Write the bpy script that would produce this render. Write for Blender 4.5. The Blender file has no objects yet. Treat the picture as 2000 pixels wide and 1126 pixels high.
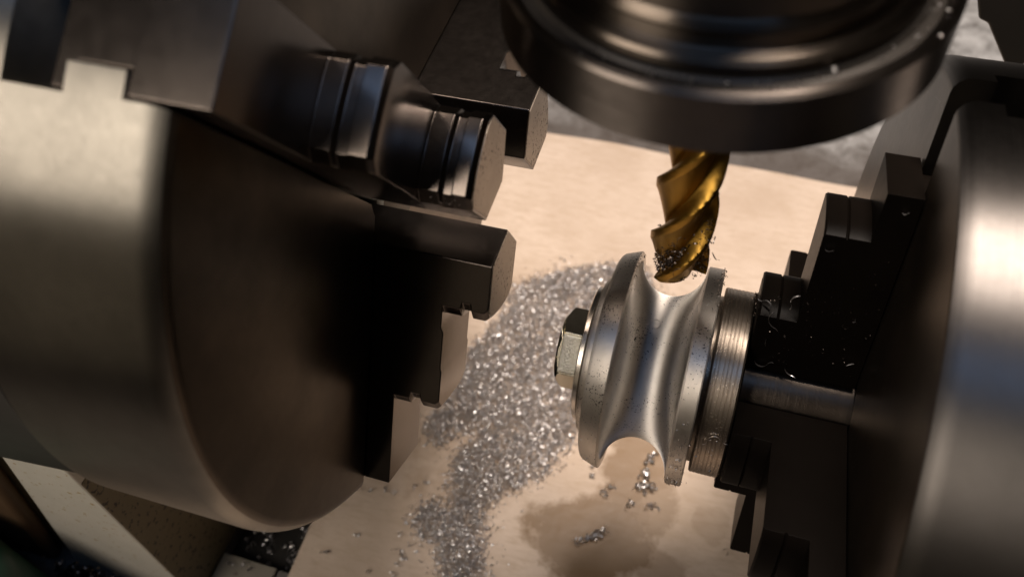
import bpy, bmesh, math, random
from mathutils import Vector, Matrix
random.seed(7)
S = 0.001                      # everything below is written in millimetres
sc = bpy.context.scene
C = sc.collection

# ------------------------------------------------------------------ camera
CAM = Vector((10.31, -151.363, 229.803))
R_ = Vector((0.954, 0.296, -0.052)); D_ = Vector((0.202, -0.759, -0.618)); F_ = Vector((-0.223, 0.579, -0.784))
F_.normalize(); R_ = (R_ - F_ * R_.dot(F_)).normalized(); D_ = F_.cross(R_)
cd = bpy.data.cameras.new('camera'); cam = bpy.data.objects.new('camera', cd); C.objects.link(cam)
m = Matrix((( R_.x, -D_.x, -F_.x, CAM.x * S), (R_.y, -D_.y, -F_.y, CAM.y * S), (R_.z, -D_.z, -F_.z, CAM.z * S), (0, 0, 0, 1)))
cam.matrix_world = m
cd.sensor_width = 36; cd.lens = 36 * 1675.8 / 2000
cd.clip_start = 0.005; cd.clip_end = 50
cd.dof.use_dof = True; cd.dof.focus_distance = 0.250; cd.dof.aperture_fstop = 12.0
sc.camera = cam

# ------------------------------------------------------------------ world and lamps
w = bpy.data.worlds.new('World'); sc.world = w; w.use_nodes = True
bg = w.node_tree.nodes['Background']
bg.inputs[0].default_value = (1.0, 0.80, 0.62, 1); bg.inputs[1].default_value = 0.008

def area(name, loc, target, size, power, color, shape='DISK', size_y=None):
    l = bpy.data.lights.new(name, 'AREA'); l.energy = power; l.color = color; l.shape = shape; l.size = size
    if size_y: l.size_y = size_y
    o = bpy.data.objects.new(name, l); C.objects.link(o)
    o.location = Vector(loc) * S
    d = (Vector(target) - Vector(loc)).normalized()
    o.rotation_euler = d.to_track_quat('-Z', 'Y').to_euler()
    return o
area('ceiling_lamp', (40, 130, 640), (-10, 90, -130), 0.26, 10.5, (1.0, 0.86, 0.75))
area('work_lamp', (-270, -340, 380), (-60, -30, 60), 0.26, 1.5, (1.0, 0.87, 0.74))
area('added_fill', (-330, -470, 170), (-80, -40, 40), 0.50, .13, (1.0, 0.80, 0.58))  # added fill with no known source, softens the gradients on chuck and bolt
area('window', (-20, -190, 620), (10, 0, 60), 0.62, .38, (0.34, 0.56, 1.0), 'RECTANGLE', 0.12)

sc.view_settings.view_transform = 'Standard'; sc.view_settings.look = 'None'
sc.view_settings.exposure = 0.0; sc.view_settings.gamma = 1

# ------------------------------------------------------------------ materials
class NT:
    def __init__(s, name):
        s.m = bpy.data.materials.new(name); s.m.use_nodes = True; s.t = s.m.node_tree; s.n = s.t.nodes
        s.b = s.n['Principled BSDF']; s.tc = s.n.new('ShaderNodeTexCoord')
    def link(s, a, b): s.t.links.new(a, b)
    def coords(s, scale=(1, 1, 1), off=(0, 0, 0)):
        mp = s.n.new('ShaderNodeMapping'); s.link(s.tc.outputs['Object'], mp.inputs[0])
        mp.inputs['Scale'].default_value = [1000 * k for k in scale]; mp.inputs['Location'].default_value = off
        return mp.outputs[0]
    def noise(s, scale, vec, detail=4, rough=.55, dist=0):
        n = s.n.new('ShaderNodeTexNoise'); n.inputs['Scale'].default_value = scale; n.inputs['Detail'].default_value = detail
        n.inputs['Roughness'].default_value = rough; n.inputs['Distortion'].default_value = dist; s.link(vec, n.inputs['Vector']); return n.outputs['Fac']
    def ramp(s, fac, stops):
        r = s.n.new('ShaderNodeValToRGB'); s.link(fac, r.inputs[0]); e = r.color_ramp.elements
        while len(e) < len(stops): e.new(.5)
        for q, (p, c) in zip(e, stops):
            q.position = p; q.color = (c, c, c, 1) if not hasattr(c, '__len__') else (*c, 1)
        return r.outputs[0]
    def mix(s, fac, a, b, mode='MIX'):
        x = s.n.new('ShaderNodeMix'); x.data_type = 'RGBA'; x.blend_type = mode
        for k, v in ((0, fac), (6, a), (7, b)):
            if hasattr(v, 'links'): s.link(v, x.inputs[k])
            elif k == 0: x.inputs[0].default_value = v
            else: x.inputs[k].default_value = (*v, 1)
        return x.outputs[2]
    def math(s, op, a, b=None):
        x = s.n.new('ShaderNodeMath'); x.operation = op
        for k, v in ((0, a), (1, b)):
            if v is None: continue
            if hasattr(v, 'links'): s.link(v, x.inputs[k])
            else: x.inputs[k].default_value = v
        return x.outputs[0]
    def bump(s, h, strength, dist=0.0001):
        b = s.n.new('ShaderNodeBump'); b.inputs['Strength'].default_value = strength; b.inputs['Distance'].default_value = dist
        s.link(h, b.inputs['Height'])
        if s.b.inputs['Normal'].links: s.link(s.b.inputs['Normal'].links[0].from_socket, b.inputs['Normal'])
        s.link(b.outputs[0], s.b.inputs['Normal'])
    def set(s, **k):
        for a, v in k.items():
            i = s.b.inputs[a.replace('_', ' ')]
            if hasattr(v, 'links'): s.link(v, i)
            else: i.default_value = (*v, 1) if hasattr(v, '__len__') else v

def radius_coord(s, axis, cy=0, cz=0):
    """distance from a turning axis and the position along it, in mm"""
    sp = s.n.new('ShaderNodeSeparateXYZ'); s.link(s.coords(), sp.inputs[0])
    ax = {'X': (0, 1, 2), 'Z': (2, 0, 1)}[axis]
    a = s.math('SUBTRACT', sp.outputs[ax[1]], cy); b = s.math('SUBTRACT', sp.outputs[ax[2]], cz)
    r = s.math('SQRT', s.math('ADD', s.math('MULTIPLY', a, a), s.math('MULTIPLY', b, b)))
    cb = s.n.new('ShaderNodeCombineXYZ'); s.link(sp.outputs[ax[0]], cb.inputs[0]); s.link(r, cb.inputs[1])
    return cb.outputs[0]

def metal(name, color, rough, metallic=1.0, turned=None, lines=6.0, line_bump=.25, grain=None, grain_bump=.15, specks=0, speck_color=(.01, .008, .006),
          speck_scale=.9, aniso=0, mottling=.12, tint=None, spec=None, rot=.25):
    s = NT(name)
    v = s.coords()
    n1 = s.noise(.06, v, 5, .6)
    col = s.mix(s.ramp(n1, [(.35, 0), (.7, 1)]), tuple(c * (1 - mottling) for c in color), tuple(min(1, c * (1 + mottling)) for c in (tint or color)))
    rg = s.math('ADD', s.math('MULTIPLY', s.noise(.35, v, 6, .7), .10), rough - .05)
    if turned:
        rc = radius_coord(s, turned)
        l = s.noise(lines, rc, 3, .8)
        s.bump(l, line_bump, .00006)
        rg = s.math('ADD', rg, s.math('MULTIPLY', s.noise(lines * .35, rc, 2), .12))
        rg = s.math('SUBTRACT', rg, .06)
    if grain:
        s.bump(s.noise(1, s.coords(grain), 4, .7), grain_bump, .0001)
    if specks:
        sp = s.noise(speck_scale, s.coords((1, 1, 1), (31, 7, 3)), 3, .7)
        zone = s.noise(.09, s.coords((1, 1, 1), (5, 90, 3)), 2, .5)
        f = s.ramp(s.math('ADD', sp, s.math('MULTIPLY', zone, .35)), [(.83 - specks, 0), (.87 - specks, 1)])
        col = s.mix(f, col, speck_color)
    s.set(Base_Color=col, Roughness=rg, Metallic=metallic)
    if spec is not None: s.set(Specular_IOR_Level=spec)
    if aniso:
        s.set(Anisotropic_Rotation=rot)
        s.set(Anisotropic=aniso)
        tn = s.n.new('ShaderNodeTangent'); tn.direction_type = 'RADIAL'; tn.axis = turned; s.link(tn.outputs[0], s.b.inputs['Tangent'])
    return s.m

M = {}
M['chuck'] = metal('ground_steel', (.26, .245, .215), .40, turned='X', lines=5, line_bump=.1, aniso=.95)
M['chuck_right'] = metal('ground_steel_bright', (.135, .125, .118), .46, turned='X', lines=5, line_bump=.12, aniso=.95)
M['chuck_face'] = metal('shaded_chuck_face', (.085, .068, .052), .34, mottling=.25)  # chuck steel with the dim reflection of its faces put into the colour
M['jaw'] = metal('hardened_jaw_steel', (.105, .09, .08), .22, grain=(.25, 3, 3), grain_bump=.12, specks=.0)
M['jaw_tip'] = metal('lit_jaw_nose', (.36, .31, .26), .42, grain=(1, 1, 1), grain_bump=.1, specks=.05, speck_color=(.03, .022, .016))  # paler than the jaw: reflection of the bright floor put into the colour
M['jaw_black'] = metal('blackened_jaw', (.0035, .0026, .002), .38, metallic=0, spec=.04, grain=(.8, .8, .8), grain_bump=.1)
M['backplate'] = metal('dark_backplate', (.05, .045, .04), .5, metallic=.5)
M['pulley'] = metal('bright_turned_steel', (.76, .71, .65), .54, turned='X', lines=3.2, line_bump=.22, specks=.02, speck_scale=1.6, aniso=.8)
M['groove'] = metal('cross_milled_groove', (.76, .72, .67), .54, turned='X', lines=1.2, line_bump=0, grain=(.35, 5, 5), grain_bump=.25, specks=.02, speck_scale=1.6, aniso=.97, rot=0)
M['mandrel'] = metal('rough_turned_steel', (.06, .05, .042), .34, turned='X', lines=1.6, line_bump=1.0, aniso=.5)
M['collar'] = metal('rough_turned_collar', (.34, .29, .24), .38, turned='X', lines=2.2, line_bump=.6, aniso=.5, specks=.03, speck_scale=1.6, speck_color=(.7, .6, .5))
M['washer'] = metal('washer_steel', (.62, .58, .53), .24, turned='X', lines=3, line_bump=.2)
M['bolt'] = metal('zinc_bolt', (.66, .62, .50), .24, grain=(.7, .7, .7), grain_bump=.2)
M['bolt_knurl'] = metal('pitted_bolt_flat', (.90, .86, .74), .55, grain=(1.6, 1.6, 1.6), grain_bump=1.0)
M['nut'] = metal('blued_nut_steel', (.14, .12, .105), .36, turned='Z', lines=3, line_bump=.12, aniso=.97)
M['nut_hub'] = metal('nut_hub_steel', (.12, .10, .082), .33, turned='Z', lines=3, line_bump=.15, aniso=.95)
M['nut_groove'] = metal('oily_black_groove', (.03, .026, .022), .35, metallic=.6, grain=(.9, .9, .9), grain_bump=.3)
M['gold'] = metal('titanium_nitride', (.42, .25, .05), .38, grain=(1, 1, 3), grain_bump=.03, tint=(.48, .27, .05))
M['swarf'] = metal('bright_chip', (.70, .685, .69), .40, mottling=.05)
M['swarf_dark'] = metal('dark_chip', (.20, .17, .15), .35)
M['black'] = metal('black_iron', (.02, .018, .014), .55, metallic=.2, grain=(1, 1, 1), grain_bump=.2)

def cardboard():
    s = NT('oiled_card'); v = s.coords()
    n = s.noise(.022, v, 6, .65); n2 = s.noise(.25, s.coords((.5, 2, 1)), 5, .65)
    col = s.mix(s.ramp(n, [(.3, 0), (.7, 1)]), (.47, .375, .295), (.61, .51, .425))
    col = s.mix(s.ramp(n2, [(.45, 0), (.75, 1)]), col, (.45, .355, .27))
    sp = s.n.new('ShaderNodeSeparateXYZ'); s.link(v, sp.inputs[0])
    wob = s.math('MULTIPLY', s.math('SUBTRACT', s.noise(.035, v, 5, .65), .5), 2.6)
    tot = None
    for (cx, cy, a, b, ang, k) in [(-19, -9, 34, 24, .1, .9), (-5, 30, 19, 26, -.2, .85), (-9, 8, 16, 18, 0, .75), (4, 14, 15, 17, 0, .6), (14, -14, 15, 12, .2, .45), (-74, 36, 34, 60, -.4, .35), (-20, -44, 38, 10, 0, .5), (30, 12, 10, 12, 0, .25), (-60, 120, 60, 14, .1, .22)]:
        dx = s.math('SUBTRACT', sp.outputs[0], cx); dy = s.math('SUBTRACT', sp.outputs[1], cy)
        c_, s_ = math.cos(ang), math.sin(ang)
        u = s.math('DIVIDE', s.math('ADD', s.math('MULTIPLY', dx, c_), s.math('MULTIPLY', dy, s_)), a)
        t = s.math('DIVIDE', s.math('SUBTRACT', s.math('MULTIPLY', dy, c_), s.math('MULTIPLY', dx, s_)), b)
        d = s.math('ADD', s.math('ADD', s.math('MULTIPLY', u, u), s.math('MULTIPLY', t, t)), wob)
        e = s.math('MULTIPLY', s.ramp(d, [(.5, 1), (.8, 0)]), k)
        tot = e if tot is None else s.math('MAXIMUM', tot, e)
    col = s.mix(tot, col, (.19, .118, .058))
    fl = s.noise(1.1, v, 2, .5); col = s.mix(s.math('MULTIPLY', s.ramp(fl, [(.70, 0), (.76, 1)]), .5), col, (.2, .15, .1))
    s.bump(s.noise(.05, v, 3), .4, .002); s.bump(s.noise(1.5, v, 3), .15, .0002)
    s.set(Base_Color=col, Roughness=s.math('SUBTRACT', .8, s.math('MULTIPLY', tot, .42)), Specular_IOR_Level=.35)
    return s.m
M['card'] = cardboard()

def mottled():
    s = NT('mottled_grey_paint'); v = s.coords()
    n = s.noise(.055, v, 7, .72, .6); n2 = s.noise(.3, v, 5, .7)
    col = s.mix(s.ramp(n, [(.36, 0), (.62, 1)]), (.13, .128, .125), (.42, .425, .43))
    col = s.mix(s.ramp(n2, [(.55, 0), (.75, .6)]), col, (.12, .10, .085))
    sp = s.n.new('ShaderNodeSeparateXYZ'); s.link(v, sp.inputs[0])
    d = s.math('ADD', s.math('MULTIPLY', s.math('SUBTRACT', sp.outputs[1], 237), .011), s.math('MULTIPLY', s.noise(.02, v, 4, .6), .7))
    col = s.mix(s.ramp(d, [(.55, .85), (1.1, 0)]), col, (.055, .042, .034))
    s.bump(n2, .3, .0005); s.set(Base_Color=col, Roughness=.7)
    return s.m
M['mottled'] = mottled()
def paint(name, c1, c2, spot, amt, rough=.5):
    s = NT(name); v = s.coords()
    col = s.mix(s.noise(.08, v, 5, .6), c1, c2)
    n = s.noise(.35, s.coords((1, 1, 1), (9, 3, 4)), 3, .7)
    col = s.mix(s.ramp(n, [(.72 - amt, 0), (.76 - amt, 1)]), col, spot)
    s.bump(n, .2, .0004); s.set(Base_Color=col, Roughness=rough)
    return s.m
M['olive'] = paint('olive_casting', (.13, .105, .058), (.17, .14, .08), (.03, .022, .012), .14)
M['white'] = paint('white_paint', (.52, .50, .43), (.66, .63, .56), (.36, .24, .06), .10)
M['green'] = paint('dark_green_paint', (.006, .03, .018), (.012, .05, .03), (.004, .015, .01), .0, .4)
M['pit'] = paint('oily_black_pan', (.012, .012, .012), (.03, .028, .026), (.05, .05, .045), .0, .3)
M['grey_plate'] = paint('grey_plate_paint', (.15, .135, .11), (.21, .19, .155), (.08, .06, .045), .04, .5)
M['brown'] = paint('brown_shaded_casting', (.09, .055, .03), (.14, .085, .045), (.04, .02, .01), .0, .5)

# ------------------------------------------------------------------ mesh helpers (mm)
class MB:
    def __init__(s): s.v = []; s.f = []
    def add(s, vs, fs):
        k = len(s.v); s.v += [Vector(p) for p in vs]; s.f += [tuple(i + k for i in f) for f in fs]; return s
    def lathe(s, prof, axis='X', c=(0, 0, 0), seg=160, a0=0.0):
        """prof: (position along axis, radius); closed profile"""
        n = len(prof); vs = []
        for i in range(seg):
            t = a0 + 2 * math.pi * i / seg; cs, sn = math.cos(t), math.sin(t)
            for p, r in prof:
                vs.append((c[0] + p, c[1] + r * cs, c[2] + r * sn) if axis == 'X' else (c[0] + r * cs, c[1] + r * sn, c[2] + p))
        fs = []
        for i in range(seg):
            j = (i + 1) % seg
            for k in range(n):
                l = (k + 1) % n
                fs.append((i * n + k, i * n + l, j * n + l, j * n + k))
        return s.add(vs, fs)
    def prism(s, poly, f, d0, d1):
        """poly 2D, f maps (u, v, depth) to a point"""
        n = len(poly)
        vs = [f(u, v, d0) for u, v in poly] + [f(u, v, d1) for u, v in poly]
        fs = [tuple(range(n)), tuple(range(2 * n - 1, n - 1, -1))] + [(i, i + n, (i + 1) % n + n, (i + 1) % n) for i in range(n)]
        return s.add(vs, fs)
    def box(s, a, b):
        return s.prism([(a[0], a[1]), (b[0], a[1]), (b[0], b[1]), (a[0], b[1])], lambda u, v, d: (u, v, d), a[2], b[2])

def link(name, me, mat, parent=None):
    o = bpy.data.objects.new(name, me); C.objects.link(o)
    if mat: me.materials.append(mat)
    if parent: o.parent = parent
    return o
def obj(name, mb, mat, parent=None, origin=(0, 0, 0), bevel=0, seg=2, ang=35, axes=None):
    o0 = Vector(origin)
    if axes is not None:
        ai = axes.inverted(); pts = [ai @ (p - o0) * S for p in mb.v]
    else: pts = [(p - o0) * S for p in mb.v]
    me = bpy.data.meshes.new(name); me.from_pydata(pts, [], mb.f); me.validate(); 
    bm = bmesh.new(); bm.from_mesh(me); bmesh.ops.remove_doubles(bm, verts=bm.verts, dist=1e-7); bmesh.ops.recalc_face_normals(bm, faces=bm.faces); bm.to_mesh(me); bm.free()
    for p in me.polygons: p.use_smooth = True
    me.set_sharp_from_angle(angle=math.radians(ang))
    o = link(name, me, mat, parent)
    if not parent:
        o.location = o0 * S
    if bevel:
        b = o.modifiers.new('bevel', 'BEVEL'); b.width = bevel * S; b.segments = seg; b.limit_method = 'ANGLE'; b.angle_limit = math.radians(30); b.harden_normals = True
    return o
def thing(name, label, cat, loc=(0, 0, 0), group=None):
    o = bpy.data.objects.new(name, None); o.empty_display_size = .01; C.objects.link(o); o.location = Vector(loc) * S
    o['label'] = label; o['category'] = cat
    if group: o['group'] = group
    return o
def tag(o, label, cat, group=None, kind=None):
    o['label'] = label; o['category'] = cat
    if group: o['group'] = group
    if kind: o['kind'] = kind
    return o
def cut(o, cutters, parent):
    """boolean the cutters out of o and keep the plain mesh"""
    for mb in cutters:
        c = obj('cutter', mb, None)
        b = o.modifiers.new('cut', 'BOOLEAN'); b.operation = 'DIFFERENCE'; b.object = c; b.solver = 'EXACT'
    bpy.context.view_layer.update()
    dg = bpy.context.evaluated_depsgraph_get()
    me = bpy.data.meshes.new_from_object(o.evaluated_get(dg)); old = o.data
    cs = [b.object for b in o.modifiers if b.type == 'BOOLEAN']
    o.modifiers.clear(); o.data = me; me.name = o.name
    for c in cs: bpy.data.objects.remove(c)
    me.set_sharp_from_angle(angle=math.radians(30))
    return o
def face_slot(o, mat, test):
    o.data.materials.append(mat)
    for p in o.data.polygons:
        if test(p.center / S, p.normal): p.material_index = len(o.data.materials) - 1
def arc(cx, cy, r, a0, a1, n):
    return [(cx + r * math.cos(math.radians(a0 + (a1 - a0) * i / n)), cy + r * math.sin(math.radians(a0 + (a1 - a0) * i / n))) for i in range(n + 1)]

# ------------------------------------------------------------------ the ground: tray, card, gap
TZ = -134
tray = MB()
# tray surface with an opening (the dark gap beside the headstock)
X0, X1, Y0, Y1 = -900, 900, -500, 1500
gx0, gx1, gy0, gy1 = -171.9, -138, -58, 160
tray.box((X0, gy1, TZ - 6), (X1, Y1, TZ)).box((X0, Y0, TZ - 6), (X1, gy0, TZ)).box((X0, gy0, TZ - 6), (gx0, gy1, TZ)).box((gx1, gy0, TZ - 6), (X1, gy1, TZ))
o = obj('tray_surface', tray, M['mottled']); o['kind'] = 'structure'
o = obj('drip_channel', MB().box((gx0 - 10, gy0 - 10, TZ - 14), (gx1 + 10, gy1 + 10, TZ - 8)), M['pit']); o['kind'] = 'structure'
g = obj('grey_plate', MB().box((-171.5, -150, -133.9), (-145.5, -58, -131.6)), M['grey_plate'], bevel=.6)
tag(g, 'flat grey plate lying beside the dark gap under the left chuck', 'plate')

# card: a slightly warped sheet, 2.5 mm thick
cb = MB(); NX, NY = 60, 60
cx0, cx1, cy0, cy1 = -139, 330, -190, 237
def cardpt(i, j, top):
    u, v = i / NX, j / NY
    x = cx0 + (cx1 - cx0) * u; y = cy0 + (cy1 - cy0) * v
    if j == NY: y += .7 * math.sin(x * .07) - (x + 10) * .015
    if i == 0: x -= (y + 50) * .03
    z = -130.2 + .35 * math.sin(x * .045 + 1) * math.sin(y * .05) if top else -133.2
    return (x, y, z)
for top in (1, 0):
    vs = [cardpt(i, j, top) for j in range(NY + 1) for i in range(NX + 1)]
    cb.add(vs, [(j * (NX + 1) + i, j * (NX + 1) + i + 1, (j + 1) * (NX + 1) + i + 1, (j + 1) * (NX + 1) + i) for j in range(NY) for i in range(NX)])
N1 = (NX + 1) * (NY + 1)
rim = [i for i in range(NX + 1)] + [j * (NX + 1) + NX for j in range(1, NY + 1)] + [NY * (NX + 1) + i for i in range(NX - 1, -1, -1)] + [j * (NX + 1) for j in range(NY - 1, 0, -1)]
cb.f += [(a, b, b + N1, a + N1) for a, b in zip(rim, rim[1:] + rim[:1])]
tag(obj('cardboard_sheet', cb, M['card'], ang=50), 'large tan cardboard sheet with brown oil stains lying under the pulley', 'cardboard')

# ------------------------------------------------------------------ chips
def chip_mesh(mb, pos, q, r=1.2, wdt=.8, sweep=200, thick=0, pitch=.5, seg=6):
    """a little curled strip"""
    vs = []
    for i in range(seg + 1):
        t = math.radians(sweep * i / seg); rr = r * (1 + .25 * i / seg); ww = wdt * (.35 + .65 * math.sin(math.pi * (i + .4) / (seg + .8)))
        for k in (-.5, .5):
            vs.append(Vector(pos) + q @ Vector((rr * math.cos(t), rr * math.sin(t), k * ww + pitch * i / seg)))
    mb.add(vs, [(2 * i, 2 * i + 1, 2 * i + 3, 2 * i + 2) for i in range(seg)])
def rq():
    a = Vector((random.gauss(0, 1), random.gauss(0, 1), random.gauss(0, 1))).normalized()
    return Matrix.Rotation(random.uniform(0, 6.28), 3, a)
PILE = [(-92.1, 115.4), (-83.0, 123.3), (-76.0, 128.8), (-66.2, 135.1), (-43.0, 145.0), (-26.7, 147.4), (-10.8, 123.0), (-16.9, 88.4), (-31.9, 53.9), (-36.8, 34.1), (-46.0, 14.0), (-59.1, 1.2), (-64.2, -9.1), (-61.3, -22.9), (-55.2, -39.7), (-50.9, -49.5), (-50, -70), (-72, -72), (-70.3, -55.2), (-76.1, -42.6), (-82.6, -31.5), (-91.8, -28.1), (-96.8, -19.7), (-91.6, -10.6), (-83.7, -10.9), (-87.7, 2.2), (-88.2, 14.2), (-83.1, 25.3), (-90.2, 23.3), (-94.4, 17.1), (-99.3, 15.2), (-108.8, 21.0), (-106.3, 31.8), (-103.8, 42.9), (-100.2, 59.3), (-103.2, 68.0), (-96.7, 81.2), (-92.0, 101.2)]
def inside(x, y):
    c = False; n = len(PILE)
    for i in range(n):
        (x1, y1), (x2, y2) = PILE[i], PILE[i - 1]
        if (y1 > y) != (y2 > y) and x < (x2 - x1) * (y - y1) / (y2 - y1) + x1: c = not c
    return c
def edge_dist(x, y):
    best = 1e9; n = len(PILE)
    for i in range(n):
        a = Vector(PILE[i]); b = Vector(PILE[i - 1]); p = Vector((x, y)); ab = b - a
        t = max(0, min(1, (p - a).dot(ab) / ab.length_squared)); best = min(best, (p - a - ab * t).length)
    return best
pile = MB(); k = 0
while k < 40000:
    x = random.uniform(-112, -8); y = random.uniform(-75, 150)
    ins = inside(x, y); d = edge_dist(x, y)
    if not ins and (d > 12 or random.random() > math.exp(-d * .5) * .35): continue
    if ins and d < 5 and random.random() > .45 + d * .11: continue
    h = min(d, 7) * .5 if ins else 0
    z = -129.4 + random.uniform(0, 1) ** .6 * h
    sz = random.choice((.26, .36, .42, .5, .66))
    chip_mesh(pile, (x, y, z), rq(), r=sz * random.uniform(.7, 1.1), wdt=sz * random.uniform(.8, 1.5), sweep=random.uniform(110, 300), seg=5, pitch=random.uniform(-.8, .8))
    k += 1
for i in range(900):
    x = random.uniform(-108, -10); y = random.uniform(-70, 146)
    if not inside(x, y): continue
    h = min(edge_dist(x, y), 7) * .5
    if i % 6 == 0: chip_mesh(pile, (x, y, -128.8 + h), rq(), r=random.uniform(2, 4), wdt=.35, sweep=random.uniform(60, 160), seg=6, pitch=.2)
    else: chip_mesh(pile, (x, y, -129 + h), rq(), r=random.uniform(.7, 1.3), wdt=random.uniform(.9, 1.6), sweep=random.uniform(120, 320), seg=6)
tag(obj('swarf_heap', pile, M['swarf'], ang=180), 'long heap of small curled silver chips trailing across the cardboard', 'metal chips', kind='stuff')

def chip(label, pos, size=1.0, normal=(0, 0, 1), group=None, mat='swarf', sweep=None, name='metal_chip', r=None, wd=None, spin=None, crumple=0):
    mb = MB(); n = Vector(normal).normalized(); q = n.to_track_quat('Z', 'Y').to_matrix() @ Matrix.Rotation(random.uniform(0, 6.28) if spin is None else spin, 3, 'Z') @ Matrix.Rotation(random.uniform(-.5, .5), 3, 'X')
    for _ in range(crumple):
        o_ = Vector((random.gauss(0, .55), random.gauss(0, .55), abs(random.gauss(0, .3)))) * size
        chip_mesh(mb, Vector(pos) + q @ o_, rq(), r=size * random.uniform(.35, .7), wdt=size * random.uniform(.4, .8), sweep=random.uniform(90, 280), seg=5, pitch=size * random.uniform(-.5, .5))
    if crumple: return tag(obj(name, mb, M[mat], origin=pos, ang=180), label, 'metal chip', group)
    if sweep and sweep > 60 and wd and not r:      # wavy ribbon: a second arc bent the other way
        e = q @ Vector((size * math.cos(math.radians(sweep)) * 1.25, size * math.sin(math.radians(sweep)) * 1.25, size * .4))
        q2 = q @ Matrix.Rotation(math.radians(sweep + 180), 3, 'Z')
        chip_mesh(mb, Vector(pos) + e - q2 @ Vector((size * .8, 0, 0)), q2, r=size * .8, wdt=wd * .8, sweep=-sweep * .55, seg=6, pitch=size * .2)
    chip_mesh(mb, pos, q, r=r or size, wdt=wd or size * .7, sweep=sweep or random.uniform(120, 260), seg=8, pitch=size * .4)
    o = obj(name, mb, M[mat], origin=pos, ang=180)
    return tag(o, label, 'metal chip', group)

def specks(label, items, mat='swarf'):
    """fine specks too small to pick apart: one mesh"""
    mb = MB()
    for pos, n, r_ in items:
        q = Vector(n).normalized().to_track_quat('Z', 'Y').to_matrix() @ Matrix.Rotation(random.uniform(0, 6.28), 3, 'Z') @ Matrix.Rotation(random.uniform(-.6, .6), 3, 'X')
        chip_mesh(mb, pos, q, r=r_, wdt=r_ * .9, sweep=random.uniform(90, 260), seg=5, pitch=r_ * .4)
    tag(obj('swarf_specks', mb, M[mat], ang=180), label, 'metal specks', kind='stuff')
G1 = 'loose chips scattered on the cardboard left of the heap'
for (x, y) in [(-117.0, -36.1), (-127.0, -46.7), (-95.3, -38.7), (-94.9, -42.5), (-95.3, -47.5), (-125.1, -15.0), (-97.0, -3.1), (-114.9, -7.6), (-120.0, -14.9), (-105.7, -49.4), (-108.7, -11.6), (-93.5, -40.5), (-96.5, -36.8), (-92.4, -39.6), (-101, -6), (-113, -12), (-99, -30)]:
    chip('small silver chip alone on the cardboard between left chuck and chip heap', (x, y, -129), random.uniform(.9, 1.6), group=G1, crumple=5)
G2 = 'chips lying on the oil stain under the pulley'
for (x, y) in [(-0.2, 37.6), (-1, 35.4), (-2.3, 33.0), (-3.0, 28.3), (-1.8, 26.5), (1.7, 20.3), (-17.3, 13.9), (-5.6, 11.4), (4.3, 12.5), (-24.3, 20.2), (-25.8, 24.5), (-3.7, 20.8), (-2.2, 19.2), (3.4, 20.3), (-15.5, 17), (.8, 21.8)]:
    chip('bright chip on the oil stained cardboard below the pulley groove', (x, y, -129), random.uniform(1.2, 2.3), group=G2, crumple=7)
tag(chip('x', (38.0, 1.0, -129), 1.2, mat='swarf_dark'), 'single dark chip on bare cardboard beside the lower right jaw', 'metal chip')
cl = MB()
for i in range(70):
    t = random.gauss(0, 1); chip_mesh(cl, (-17.9 + t * 3.0 + random.gauss(0, .9), -7.6 + t * 2.2 + random.gauss(0, .9), -129.3 + random.random() * 1.6), rq(), r=random.uniform(.5, .9), wdt=.8, sweep=200, seg=5)
tag(obj('swarf_clump', cl, M['swarf'], ang=180), 'little clump of silver chips in the middle of the oil stain', 'metal chips', kind='stuff')
G3 = 'chips fallen into the dark gap'
for i in range(34):
    x = random.uniform(-170, -142); y = random.uniform(-56, -34) if i < 28 else random.uniform(-34, -20)
    chip('shiny chip down in the dark gap below the left chuck', (x, y, -140.5), random.uniform(1.0, 2.0), group=G3, crumple=4)
G4 = 'chips lying on the grey plate'
for (x, y), wh in zip([(-160, -60.5), (-156, -62), (-165, -63)], ('middle of three', 'rightmost of three', 'leftmost of three')):
    chip('small chip on the grey plate at the bottom edge, ' + wh, (x, y, -130.4), 1.1, group=G4, crumple=4)

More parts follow.
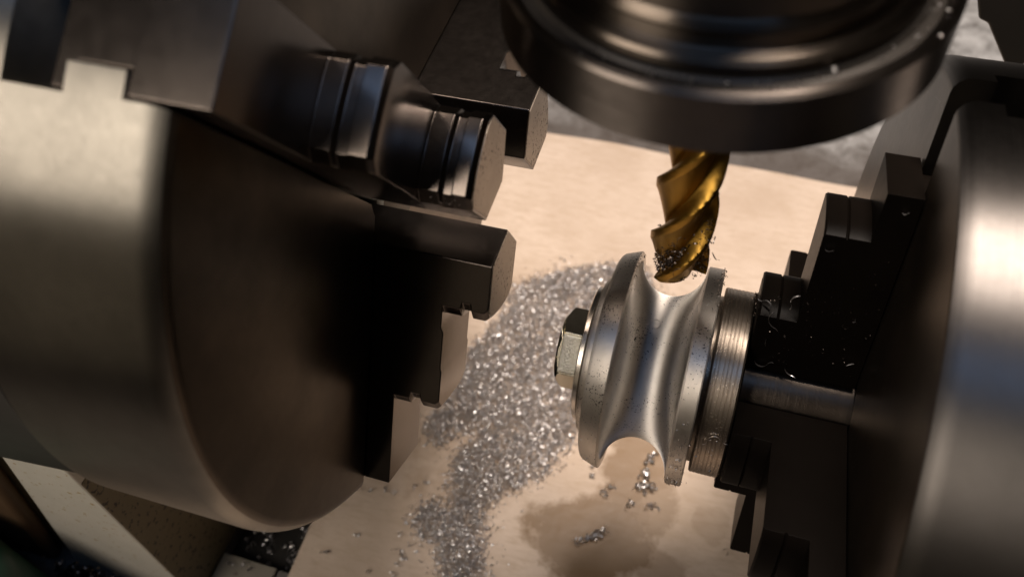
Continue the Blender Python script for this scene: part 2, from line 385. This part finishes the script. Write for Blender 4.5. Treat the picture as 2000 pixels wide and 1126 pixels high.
# ------------------------------------------------------------------ jaws
def jaw_profile(x0, levels, rin, rear=None):
    """staircase in (x, r): list of (x, r_outer) from the outside in"""
    pts = []
    return pts
def jaw(parent, name, th, axis_z, sgn, base, steps, w, rin, rout, mat, tipmat, tail, tail_r, teeth=True, label=None, nose=.62):
    """steps: [(x, r_from_outside)...]; sgn = +1 when the jaw points to +X"""
    a = math.radians(th); er = Vector((0, math.cos(a), math.sin(a))); et = Vector((0, -math.sin(a), math.cos(a)))
    A = Vector((0, 0, axis_z))
    f = lambda x, r, t: A + Vector((x, 0, 0)) + er * r + et * t
    (xa, ra), (xb, rb), (xc, rc) = steps          # outermost tread x / its inner radius ... tip
    mb = MB()
    # body in slices of t so that the gripping steps are cylindrical round the chuck axis
    NS = 8
    def ring(t):
        cut_ = max(0, abs(t) - (w - 2.4)) * (1.0 if teeth else .35)
        k = lambda R: math.sqrt(max(R * R - t * t, 1)) - cut_
        e = abs(t) / w
        rn = rin + max(0, (e - .03)) * w * nose          # pointed nose
        g = 2.0 if teeth else .6; ch = 1.1 if teeth else .5
        p = [(base, rout), (xa, rout)]
        # shallow relief groove in the tread, then the riser with its groove
        p += [(xa, k(ra) + .0)]
        for (x0_, x1_, R0, Rn_) in ((xa, xb, ra, rb), (xb, xc, rb, None)):
            dx = x1_ - x0_; sg = 1 if dx > 0 else -1; q = k(R0)
            if x0_ == xb: p += [(xb - (sg * 1.1 if teeth else 0), q)]
            g0, g1 = (.34, .60) if teeth else (.46, .53)
            p += [(x0_ + dx * g0, q), (x0_ + dx * (g0 + .03), q - g), (x0_ + dx * (g1 - .03), q - g), (x0_ + dx * g1, q), (x1_ - sg * ch, q), (x1_, q - ch)]
            if Rn_ and teeth: p += [(x1_, R0 - 14), (x1_ - sg * .35, R0 - 14.8), (x1_ - sg * .35, Rn_ + 4.0), (x1_ - sg * 1.1, Rn_ + 2.6)]
        p += [(xc, rn), (base, rn)]
        return p
    rings = []
    ts = [-w, -w + 2.4] + [-w + 2.4 + (2 * w - 4.8) * i / 6 for i in range(1, 6)] + [w - 2.4, w]
    for t in ts: rings.append(ring(t))
    n = len(rings[0]); vs = [f(x, r, t) for t, rg in zip(ts, rings) for x, r in rg]
    fs = [tuple(range(n)), tuple(range((NS + 1) * n - 1, NS * n - 1, -1))]
    for i in range(NS):
        for k in range(n):
            l = (k + 1) % n; fs.append((i * n + k, i * n + l, (i + 1) * n + l, (i + 1) * n + k))
    mb.add(vs, fs)
    o = obj(name, mb, mat, parent, bevel=.3, ang=30)
    if label: o['label'] = label
    # neck and rear guide running in the slot of the body
    tl = MB()
    tl.prism([(base - sgn * 8 , -w * .5), (base + sgn * .0, -w * .5), (base + sgn * .0, w * .5), (base - sgn * 8, w * .5)][::1], lambda x, t, r: f(x, r, t), rin + 8, rout)
    x1, x2, x3 = tail
    tl = MB().prism([(x1, -w * .56), (x2, -w * .56), (x2, -w), (x3, -w), (x3, w), (x2, w), (x2, w * .56), (x1, w * .56)], lambda x, t, r: f(x, r, t), rin + 8, tail_r)
    obj('guide', tl, mat, o, bevel=.3)
    # ground nose plate: floor reflection painted as a lighter tip face
    k = lambda R, t: math.sqrt(R * R - t * t) - 1.1 - max(0, abs(t) - (w - 2.4))
    tw = w - .8; pl = []
    for i in range(9):
        t = -tw + 2 * tw * i / 8; pl.append((k(rb, t) - .6, t))
    for i in range(9):
        t = tw - 2 * tw * i / 8; e = abs(t) / w; pl.append((rin + max(0, (e - .03)) * w * nose + .7, t))
    obj('nose_face', MB().prism(pl, lambda r, t, x: f(x, r, t), xc - sgn * .05, xc + sgn * .12), tipmat, o)
    return o

# ---- left chuck: axis y=0, z=68, face at x=-79
ZL = 68
lch = thing('lathe_chuck', 'big bright steel three jaw lathe chuck filling the left side', 'chuck', (-120, 0, ZL))
lp = [(-122, 98.5), (-120.5, 100), (-83.5, 100)] + [(-83.5 + 4.5 * math.sin(math.radians(q)), 95.5 + 4.5 * math.cos(math.radians(q))) for q in (15, 30, 45, 60, 75)] + [(-79, 95.5), (-79, 16), (-80, 15), (-112, 15), (-112, .5), (-122, .5)]
body = obj('chuck_body', MB().lathe(lp, 'X', (0, 0, ZL), 220), M['chuck'])
cutters = []
for th in (124.5, 3, 240):
    a = math.radians(th); er = Vector((0, math.cos(a), math.sin(a))); et = Vector((0, -math.sin(a), math.cos(a)))
    pl = [(-70, -12.2), (-87.3, -12.2), (-87.3, -7.4), (-98.7, -7.4), (-98.7, -12.6), (-111.3, -12.6), (-111.3, 12.6), (-98.7, 12.6), (-98.7, 7.4), (-87.3, 7.4), (-87.3, 12.2), (-70, 12.2)]
    cutters.append(MB().prism(pl, lambda x, t, r, er=er, et=et: Vector((x, 0, ZL)) + er * r + et * t, 5, 112))
cut(body, cutters, lch); body.parent = lch; body.matrix_parent_inverse = Matrix.Translation(Vector((120, 0, -ZL)) * S)
o = obj('scroll_plate', MB().lathe([(-121, 1), (-121, 94), (-111.6, 94), (-111.6, 1)], 'X', (0, 0, ZL), 80), M['backplate'], lch)
def fix(o, loc):
    o.matrix_parent_inverse = Matrix.Translation(-Vector(loc) * S)
o.matrix_parent_inverse = Matrix.Translation(-Vector((-120, 0, ZL)) * S)
def ljaw(th, rout):
    # steps carry (tread x, radius of the riser on its inner side)
    return jaw(lch, 'jaw', th, ZL, 1, -87, [(-71, 66.5), (-57.3, 36.3), (-45.6, 18)], 11.5, 11.3, rout, M['jaw'], M['jaw_tip'], (-86.8, -99, -103.5), rout - 2)
for th, ro in ((124.5, 99), (3, 97), (240, 94)):
    fix(ljaw(th, ro), (-120, 0, ZL))
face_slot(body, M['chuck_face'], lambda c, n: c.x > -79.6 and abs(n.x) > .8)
# back plate and bolt
bp = obj('backplate', MB().lathe([(-168, 30), (-168, 99), (-166, 101), (-124, 98.2), (-122.3, 96), (-122.3, 30)], 'X', (0, 0, ZL), 140), M['backplate'], lch); fix(bp, (-120, 0, ZL))

# ---- right chuck: axis y=0, z=0, face at x=54
rch = thing('dividing_chuck', 'smaller steel three jaw chuck with black jaws at the right edge', 'chuck', (90, 0, 0))
rp = [(150, 20), (150, 102), (148, 104), (58, 104)] + [(58 - 4 * math.sin(math.radians(q)), 100 + 4 * math.cos(math.radians(q))) for q in (20, 45, 70)] + [(54, 100), (54, 22), (56, 20)]
rb = obj('chuck_body', MB().lathe(rp, 'X', (0, 0, 0), 220), M['chuck_right'])
cutters = []
for th in (76, 166, 256, 346):
    a = math.radians(th); er = Vector((0, math.cos(a), math.sin(a))); et = Vector((0, -math.sin(a), math.cos(a)))
    pl = [(50, -6), (63, -6), (63, -11), (74, -11), (74, 11), (63, 11), (63, 6), (50, 6)]
    cutters.append(MB().prism(pl, lambda x, t, r, er=er, et=et: Vector((x, 0, 0)) + er * r + et * t, 8, 115))
cut(rb, cutters, rch); rb.parent = rch; fix(rb, (90, 0, 0))
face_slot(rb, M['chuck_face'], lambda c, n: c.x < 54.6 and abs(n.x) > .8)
for th, dr in ((76, 0), (166, -6), (256, 0), (346, -2)):
    o = jaw(rch, 'jaw', th, 0, -1, 53.7, [(45.2, 67.5 + dr), (34.0, 39 + dr), (23.6, 14)], 10.4, 16.5, 80 + dr, M['jaw_black'], M['jaw_black'], (53.5, 62.9, 73.5), 78 + dr, nose=.12, teeth=False)
    fix(o, (90, 0, 0))

# ------------------------------------------------------------------ mandrel and pulley
md = thing('mandrel', 'turned steel mandrel gripped in the right chuck jaws with hex bolt through the pulley', 'mandrel', (30, 0, 0))
pr = [(23.2, 2), (23.2, 17.7)] + [(24, 18.5)]
pr += [(56, 18.5), (56, 2)]
o = obj('arbor', MB().lathe(pr, 'X', seg=120), M['mandrel'], md); fix(o, (30, 0, 0))
cp = [(13.2, 4), (13.2, 26), (14.2, 26), (14.3, 28.6), (14.8, 29)]
x = 14.8
while x < 21.5: cp += [(x + .5, 29), (x + .6, 28.86), (x + .75, 28.86), (x + .85, 29)]; x += random.uniform(.9, 1.5)
cp += [(22.6, 29), (23.1, 28.5), (23.1, 4)]
o = obj('collar', MB().lathe(cp, 'X', seg=160), M['collar'], md); fix(o, (30, 0, 0))
o = obj('washer', MB().lathe([(-24.0, 6), (-24.0, 20.8), (-23.6, 21.6), (-22.4, 21.8), (-22.0, 21.2), (-21.9, 6)], 'X', seg=120), M['washer'], md); fix(o, (30, 0, 0))
# hex bolt head, across flats 23 mm, one flat towards the viewer
def hexpts(af, a0): R = af / 2 / math.cos(math.pi / 6); return [(R * math.cos(math.radians(a0 + 30 + 60 * i)), R * math.sin(math.radians(a0 + 30 + 60 * i))) for i in range(6)]
A0 = 134
hb = MB(); H = 23.0
rings = [(-24.1, H), (-30.6, H)]
vs = []
for x_, af in rings: vs += [(x_, y, z) for y, z in hexpts(af, A0)]
hb.add(vs, [(i, (i + 1) % 6, 6 + (i + 1) % 6, 6 + i) for i in range(6)] + [(0, 1, 2, 3, 4, 5)])
# chamfered crown
cr = []
for i in range(48):
    t = 2 * math.pi * i / 48; cr.append((-32.2, 10.3 * math.cos(t), 10.3 * math.sin(t)))
mid = []
hx = hexpts(H, A0)
for i in range(48):
    t = math.radians(A0 + 30) + 2 * math.pi * i / 48
    k_ = (math.degrees(t) - A0) % 60; dd = abs(k_ - 0) if k_ <= 30 else 60 - k_
    Rr = H / 2 / math.cos(math.radians(dd)); x_ = -31.6 + max(0, Rr - H / 2) * .75
    mid.append((x_, Rr * math.cos(t), Rr * math.sin(t)))
bot = [(-24.1, p[1], p[2]) for p in mid]
hb = MB().add(bot + mid + cr, [tuple(range(47, -1, -1))] + [(i, (i + 1) % 48, 48 + (i + 1) % 48, 48 + i) for i in range(48)] + [(48 + i, 48 + (i + 1) % 48, 96 + (i + 1) % 48, 96 + i) for i in range(48)] + [tuple(range(96, 144))])
bh = obj('bolt_head', hb, M['bolt'], md, ang=22, bevel=.15); fix(bh, (30, 0, 0))
a = math.radians(A0); n_ = Vector((0, math.cos(a), math.sin(a))); t_ = Vector((0, -math.sin(a), math.cos(a)))
pt = MB(); NXg, NYg = 26, 40
vs = []
for j in range(NYg + 1):
    for i in range(NXg + 1):
        u = -25.0 - 5.6 * i / NXg; v = -5.9 + 11.8 * j / NYg
        e = min(i, NXg - i, j, NYg - j)
        hgt = .06 if e == 0 else .12 + random.uniform(0, .34)
        vs.append(Vector((u, 0, 0)) + n_ * (H / 2 + hgt) + t_ * v)
pt.add(vs, [(j * (NXg + 1) + i, j * (NXg + 1) + i + 1, (j + 1) * (NXg + 1) + i + 1, (j + 1) * (NXg + 1) + i) for j in range(NYg) for i in range(NXg)])
o = obj('pitted_flat', pt, M['bolt_knurl'], bh, ang=60); o['label'] = 'bright rough pitted flat of the bolt head'
o.matrix_parent_inverse = Matrix.Identity(4)

pu = thing('grooved_pulley', 'bright steel pulley with deep round groove being milled under the gold cutter', 'pulley', (-2.5, 0, 0))
G_C, G_R = -2.4, 10.2
pp = [(-21.5, 6), (-21.5, 24.5), (-20.6, 25.2), (-19.2, 25.4), (-18.9, 31.6), (-18.4, 32.6), (-17.6, 33.3), (-13.6, 34.7), (-12.8, 34.9), (-12.6, 34.6)]
pp += [(G_C + G_R * math.cos(math.radians(180 + 180 * i / 26)), 33.2 + (10.4) * math.sin(math.radians(180 + 180 * i / 26))) for i in range(27)]
pp += [(8.3, 34.2), (12.6, 34.2), (13.0, 33.8), (13.0, 6)]
o = obj('rim', MB().lathe(pp, 'X', seg=240), M['pulley'], pu, ang=28); face_slot(o, M['groove'], lambda c, n: G_C - G_R * .99 < c.x < G_C + G_R * .99 and math.hypot(c.y, c.z) > 20); fix(o, (-2.5, 0, 0))

# ------------------------------------------------------------------ collet nut and end mill
nt = thing('collet_nut', 'large round dark steel collet chuck with oily groove at the top centre', 'collet chuck', (0, 0, 131))
o = obj('nose_ring', MB().lathe([(130, 9), (130, 41.9), (130.5, 42.5), (141.2, 42.5), (141.9, 41.9), (142, 41), (141.6, 40.2), (139.2, 39.6), (139.0, 30), (139.0, 9)], 'Z', seg=240), M['nut'], nt, ang=28); fix(o, (0, 0, 131))
o = obj('groove', MB().lathe([(139.3, 10), (139.3, 39.5), (140.2, 39.4), (140.6, 37.6), (141.3, 36.8), (141.5, 10)], 'Z', seg=200), M['nut_groove'], nt, ang=28); fix(o, (0, 0, 131))
o = obj('hub', MB().lathe([(141.7, 10), (141.7, 36.4), (143.2, 36.6), (144.0, 36.0), (144.3, 35.0), (143.8, 34.0), (144.2, 33.0), (146.2, 32.7), (147.0, 33.2), (148, 32.9), (149, 32.0), (230, 32.0), (230, 10)], 'Z', seg=200), M['nut_hub'], nt, ang=28); fix(o, (0, 0, 131))
its = []
for i in range(60):
    aa = math.radians(random.uniform(-120, -5)); rr_ = random.uniform(36.9, 39.2) if random.random() < .8 else random.uniform(40, 42)
    its.append(((rr_ * math.cos(aa), rr_ * math.sin(aa), 141.0 if rr_ < 39.5 else 142.1), (0, 0, 1), random.uniform(.12, .42)))
specks('pale specks of chip stuck in the oily groove of the collet chuck', its)
chip('largest pale flake in the oily groove right of centre', (21.2, -31.2, 141.1), .9, sweep=70, wd=1.6)

em = thing('end_mill', 'gold coated spiral end mill pointing down into the pulley groove', 'milling cutter', (0, 0, 46))
def mill_mesh():
    mb = MB(); NF = 3; lead = 57.0; z0, z1 = 51.0, 131.5; nz = 170; na = 96
    for j in range(nz + 1):
        z = z0 + (z1 - z0) * j / nz; row = []
        for i in range(na):
            a = 2 * math.pi * i / na
            ph = ((a - 2 * math.pi * z / lead + PH) % (2 * math.pi / NF)) / (2 * math.pi / NF)
            # ph 0..1 across one tooth: land, relief, gullet, steep cutting face
            if ph < .16: r = 8.0 - .4 * ph
            elif ph < .80: u = (ph - .16) / .64; r = 7.9 - 3.2 * (u ** .8)
            elif ph < .93: u = (ph - .80) / .13; r = 4.7 - .5 * math.sin(u * math.pi)
            else: u = (ph - .93) / .07; r = 4.7 + 3.3 * u
            run = max(0, min(1, (z - 112) / 12)); r = r + (8.0 - r) * (run ** 1.4) if run > 0 else r
            row.append((r * math.cos(a), r * math.sin(a), z))
        mb.v += [Vector(p) for p in row]
    for j in range(nz):
        for i in range(na):
            k = (i + 1) % na; mb.f.append((j * na + i, j * na + k, (j + 1) * na + k, (j + 1) * na + i))
    # end face: dished with teeth
    c0 = len(mb.v); mid = []
    for i in range(na):
        a = 2 * math.pi * i / na; mid.append(Vector((mb.v[i].x * .45, mb.v[i].y * .45, z0 + 1.1)))
    mb.v += mid; mb.v.append(Vector((0, 0, z0 + 1.5)))
    for i in range(na):
        k = (i + 1) % na; mb.f.append((c0 + i, c0 + k, k, i)); mb.f.append((c0 + na, c0 + k, c0 + i))
    # raise the gullets of the end so that the teeth stand out
    for i in range(na):
        a = 2 * math.pi * i / na; ph = ((a - 2 * math.pi * z0 / lead + PH) % (2 * math.pi / NF)) / (2 * math.pi / NF)
        if ph > .55: mb.v[i].z += 2.6 * math.sin((ph - .55) / .45 * math.pi)
    mb.f.append(tuple(nz * na + i for i in range(na)))
    return mb
PH = 1.65
o = obj('fluted_body', mill_mesh(), M['gold'], em, ang=38); fix(o, (0, 0, 46))

sw = MB()
for i in range(700):
    aa = math.radians(random.gauss(-98, 30)); z = 52 + abs(random.gauss(0, 6)); rr_ = random.uniform(4.0, 6.9)
    if aa > math.radians(-60): z += 4
    chip_mesh(sw, (rr_ * math.cos(aa), rr_ * math.sin(aa), z), rq(), r=random.uniform(.25, .6), wdt=random.uniform(.25, .6), sweep=random.uniform(90, 260), seg=5)
for i in range(160):
    aa = math.radians(random.gauss(-25, 12)); z = 51 + random.uniform(0, 22); rr_ = random.uniform(6.2, 7.9)
    chip_mesh(sw, (rr_ * math.cos(aa), rr_ * math.sin(aa), z), rq(), r=random.uniform(.2, .5), wdt=random.uniform(.2, .4), sweep=random.uniform(90, 200), seg=5)
tag(obj('packed_swarf', sw, M['swarf_dark'], ang=180), 'dark wet chips packed into the lower flutes of the gold cutter', 'metal chips', kind='stuff')
for lab, aa, z, rr_, rad in (('bright curl of chip in the middle flute of the gold cutter', -85, 70, 8.2, 1.0), ('long silver sliver across the lower flute of the gold cutter', -100, 58, 8.3, 1.8),
                        ('silver sliver crossing low on the gold cutter towards its right edge', -75, 57.5, 8.3, 1.9), ('thin bright chip hooked on the right edge of the gold cutter', -20, 66, 8.4, 1.2), ('thin dark whisker standing off the right edge of the gold cutter', -8, 60, 8.6, 1.8)):
    t = math.radians(aa); chip(lab, (rr_ * math.cos(t), rr_ * math.sin(t), z), rad, normal=(math.cos(t), math.sin(t), 0), wd=.35, sweep=90, mat='swarf_dark' if 'dark' in lab else 'swarf')

# ------------------------------------------------------------------ burrs and chips on pulley, collar and jaws
def burr(label, cx, R, a0, a1, n, spread, ln=.8):
    mb = MB()
    for i in range(n):
        t = math.radians(random.uniform(a0, a1)); rr_ = R + random.uniform(-.3, .5)
        chip_mesh(mb, (cx + random.gauss(0, spread), rr_ * math.cos(t), rr_ * math.sin(t)), rq(), r=random.uniform(.15, .5) * ln, wdt=random.uniform(.1, .35), sweep=random.uniform(60, 220), seg=5)
    tag(obj('burr', mb, M['swarf_dark'], ang=180), label, 'metal burr', kind='stuff')
burr('ragged dark burr along the lower edge of the right pulley flange', 10.5, 34.2, 150, 205, 150, 1.4)
burr('ragged burr on the top inner edge of the left pulley flange', -12.2, 34.6, 50, 88, 60, .5)
burr('whiskers of chip on the top of the right pulley flange', 12.6, 34.2, 50, 92, 46, .5, 1.3)
burr('wiry chips tangled where the collar meets the upper jaw', 24, 29.2, 45, 88, 60, .9, 1.8)
its = []
for i in range(110):
    t = math.radians(random.uniform(80, 195)); xx, rr_ = random.choice([(random.uniform(8.5, 12.5), 34.3), (random.uniform(8.5, 12.5), 34.3), (random.uniform(-18, -13.6), 34.2), (random.uniform(15, 22.5), 29.1), (random.uniform(15, 22.5), 29.1)])
    its.append(((xx, rr_ * math.cos(t), rr_ * math.sin(t)), (0, math.cos(t), math.sin(t)), random.uniform(.1, .34)))
specks('fine specks of chip on the pulley flanges and collar', its)
def oncyl(x, R, deg): t = math.radians(deg); return (x, R * math.cos(t), R * math.sin(t)), (0, math.cos(t), math.sin(t))
p, n = oncyl(-3.5, 23.2, 92); chip('thin looped chip lying in the upper part of the pulley groove', p, 1.3, n, wd=.3, sweep=300)
p, n = oncyl(19.5, 29.4, 158); chip('bright hooked chip on the dark collar behind the pulley', p, 1.6, n, wd=.5, sweep=150)
p, n = oncyl(22.4, 29.4, 156); chip('short bright chip at the right edge of the collar', p, .8, n, wd=.4, sweep=100)
TJ = math.radians(76); nn = (0, -math.sin(TJ), math.cos(TJ)); erj = Vector((0, math.cos(TJ), math.sin(TJ)))
JC = [('pale wavy chip on the black upper jaw below its inner step', (28.9, 37.5), 2.1, 120), ('bright hook shaped chip at the lower corner of the black upper jaw', (27.3, 21.5), 1.5, 230), ('straight pale chip above the hooked one on the black upper jaw', (29.3, 28.9), 1.8, 50),
      ('long thin chip on the lower edge of the black upper jaw left of centre', (36.5, 21.3), 2.2, 70), ('thin straight chip on the lower edge of the black upper jaw far right', (51.0, 24.9), 2.0, 50), ('tan curl of chip in the step of the black upper jaw', (32.2, 44.6), 1.4, 200),
      ('small bright dash on the right half of the black upper jaw', (46.8, 41.7), .8, 90), ('small pale flake near the middle step edge of the black upper jaw', (35.9, 62.6), .8, 120), ('speck like chip at the outer end of the black upper jaw', (50.1, 76.2), .5, 120)]
for lab, p, sz, sw_ in JC:
    chip(lab, tuple(Vector((p[0], 0, 0)) + erj * p[1] + Vector(nn) * 10.9), sz * 1.1, nn, wd=.42, sweep=min(sw_, 150))
its = []
for i in range(70):
    u = random.random(); p = Vector((27 + 26 * u, 0, 0)) + erj * random.uniform(20, 36 + 28 * u) + Vector(nn) * 10.6
    its.append((p, nn, random.choice((.1, .14, .2, .32))))
for i in range(40):
    p = Vector((random.choice((34.2, 45.3, 26)) + random.uniform(-.8, 2), 0, 0)) + erj * random.uniform(38, 44) + Vector(nn) * random.uniform(9, 10.9)
    its.append((p, nn, random.uniform(.15, .4)))
specks('fine bright specks scattered on the side of the black upper jaw', its, 'swarf_dark')
chip('bright curl on the inner step of the black upper jaw', tuple(Vector((25.5, 0, 0)) + erj * 38.6 + Vector(nn) * 8), 1.3, (-.3, -.6, .7), wd=.6, sweep=170)
chip('fine hair like chip arching off the rim of the right chuck', (50.0, 31, 85), 6.0, (-.5, -.5, .4), wd=.16, sweep=120, spin=.6)
its = []
for i in range(40):
    a = math.radians(124.5); er = Vector((0, math.cos(a), math.sin(a))); et = Vector((0, -math.sin(a), math.cos(a)))
    its.append((Vector((random.uniform(-58, -46), 0, ZL)) + er * random.uniform(33, 35.6) + et * random.uniform(7, 11.4), er, random.uniform(.1, .26)))
specks('fine specks on the lower corner of the nearest left jaw', its)
# ------------------------------------------------------------------ headstock and things at the edges
hs = thing('headstock', 'headstock casting with white painted front and olive side below the left chuck', 'machine casting', (-230, -40, -134))
o = obj('side_face', MB().box((-176, -80, -133.8), (-172, 200, -20)), M['olive'], hs, bevel=.8); fix(o, (-230, -40, -134))
o = obj('front_panel', MB().prism([(-172.3, 30), (-172.3, -133.8), (-234, -133.8), (-187, 30)], lambda x, z, y: (x, y, z), -80.4, -76.2), M['white'], hs, bevel=.8); fix(o, (-230, -40, -134))
o = obj('casting', MB().box((-420, -76, -133.8), (-176.2, 200, -22)), M['olive'], hs); fix(o, (-230, -40, -134))
sp = MB().lathe([(-260, 5), (-260, 62), (-158.2, 62), (-158.2, 5)], 'X', (0, 0, ZL), 100); o = obj('spindle_nose', sp, M['backplate'], hs); fix(o, (-230, -40, -134))
cv = MB().prism([(-189, 60), (-243, -133.5), (-330, -133.5), (-330, 60)], lambda x, z, y: (x, y, z), -83, -76.1)
tag(obj('brown_cover', cv, M['brown'], bevel=5, seg=4), 'dark brown rounded cover edge beside the white headstock panel', 'cover')
gc = MB().prism([(-262, -84), (-216, -96), (-196, -120), (-196, -190), (-330, -190), (-330, -84)], lambda x, y, z: (x, y, z), -133.7, -62)
tag(obj('green_guard', gc, M['green'], bevel=9, seg=5), 'dark green painted casting in the bottom left corner', 'machine casting')
wc = MB()
for i in range(420):
    wc_x = random.gauss(-214, 11); chip_mesh(wc, (wc_x, -84 - abs(random.gauss(0, 4)), -131 + abs(random.gauss(0, 7)) + 0), rq(), r=random.uniform(.8, 1.8), wdt=random.uniform(.6, 1.3), sweep=200, seg=5)
tag(obj('oily_swarf_clump', wc, M['swarf_dark'], ang=180), 'dark oily clump of chips heaped against the foot of the white headstock panel', 'metal chips', kind='stuff')

tg = MB()
f_ = lambda x, z, y: (x, y, z)
tg.prism([(77.5, 50), (81, 41.5), (84.5, 40.2), (96.5, 23.5), (98.6, 21.4), (100.8, 21.6), (101.6, 24.0), (106, 42), (120, 60), (120, 90), (77.5, 90)], f_, 146, 156)
tag(obj('black_tongue', tg, M['black'], bevel=1.2, seg=3), 'pointed black iron tongue hanging into the top right corner', 'machine part')
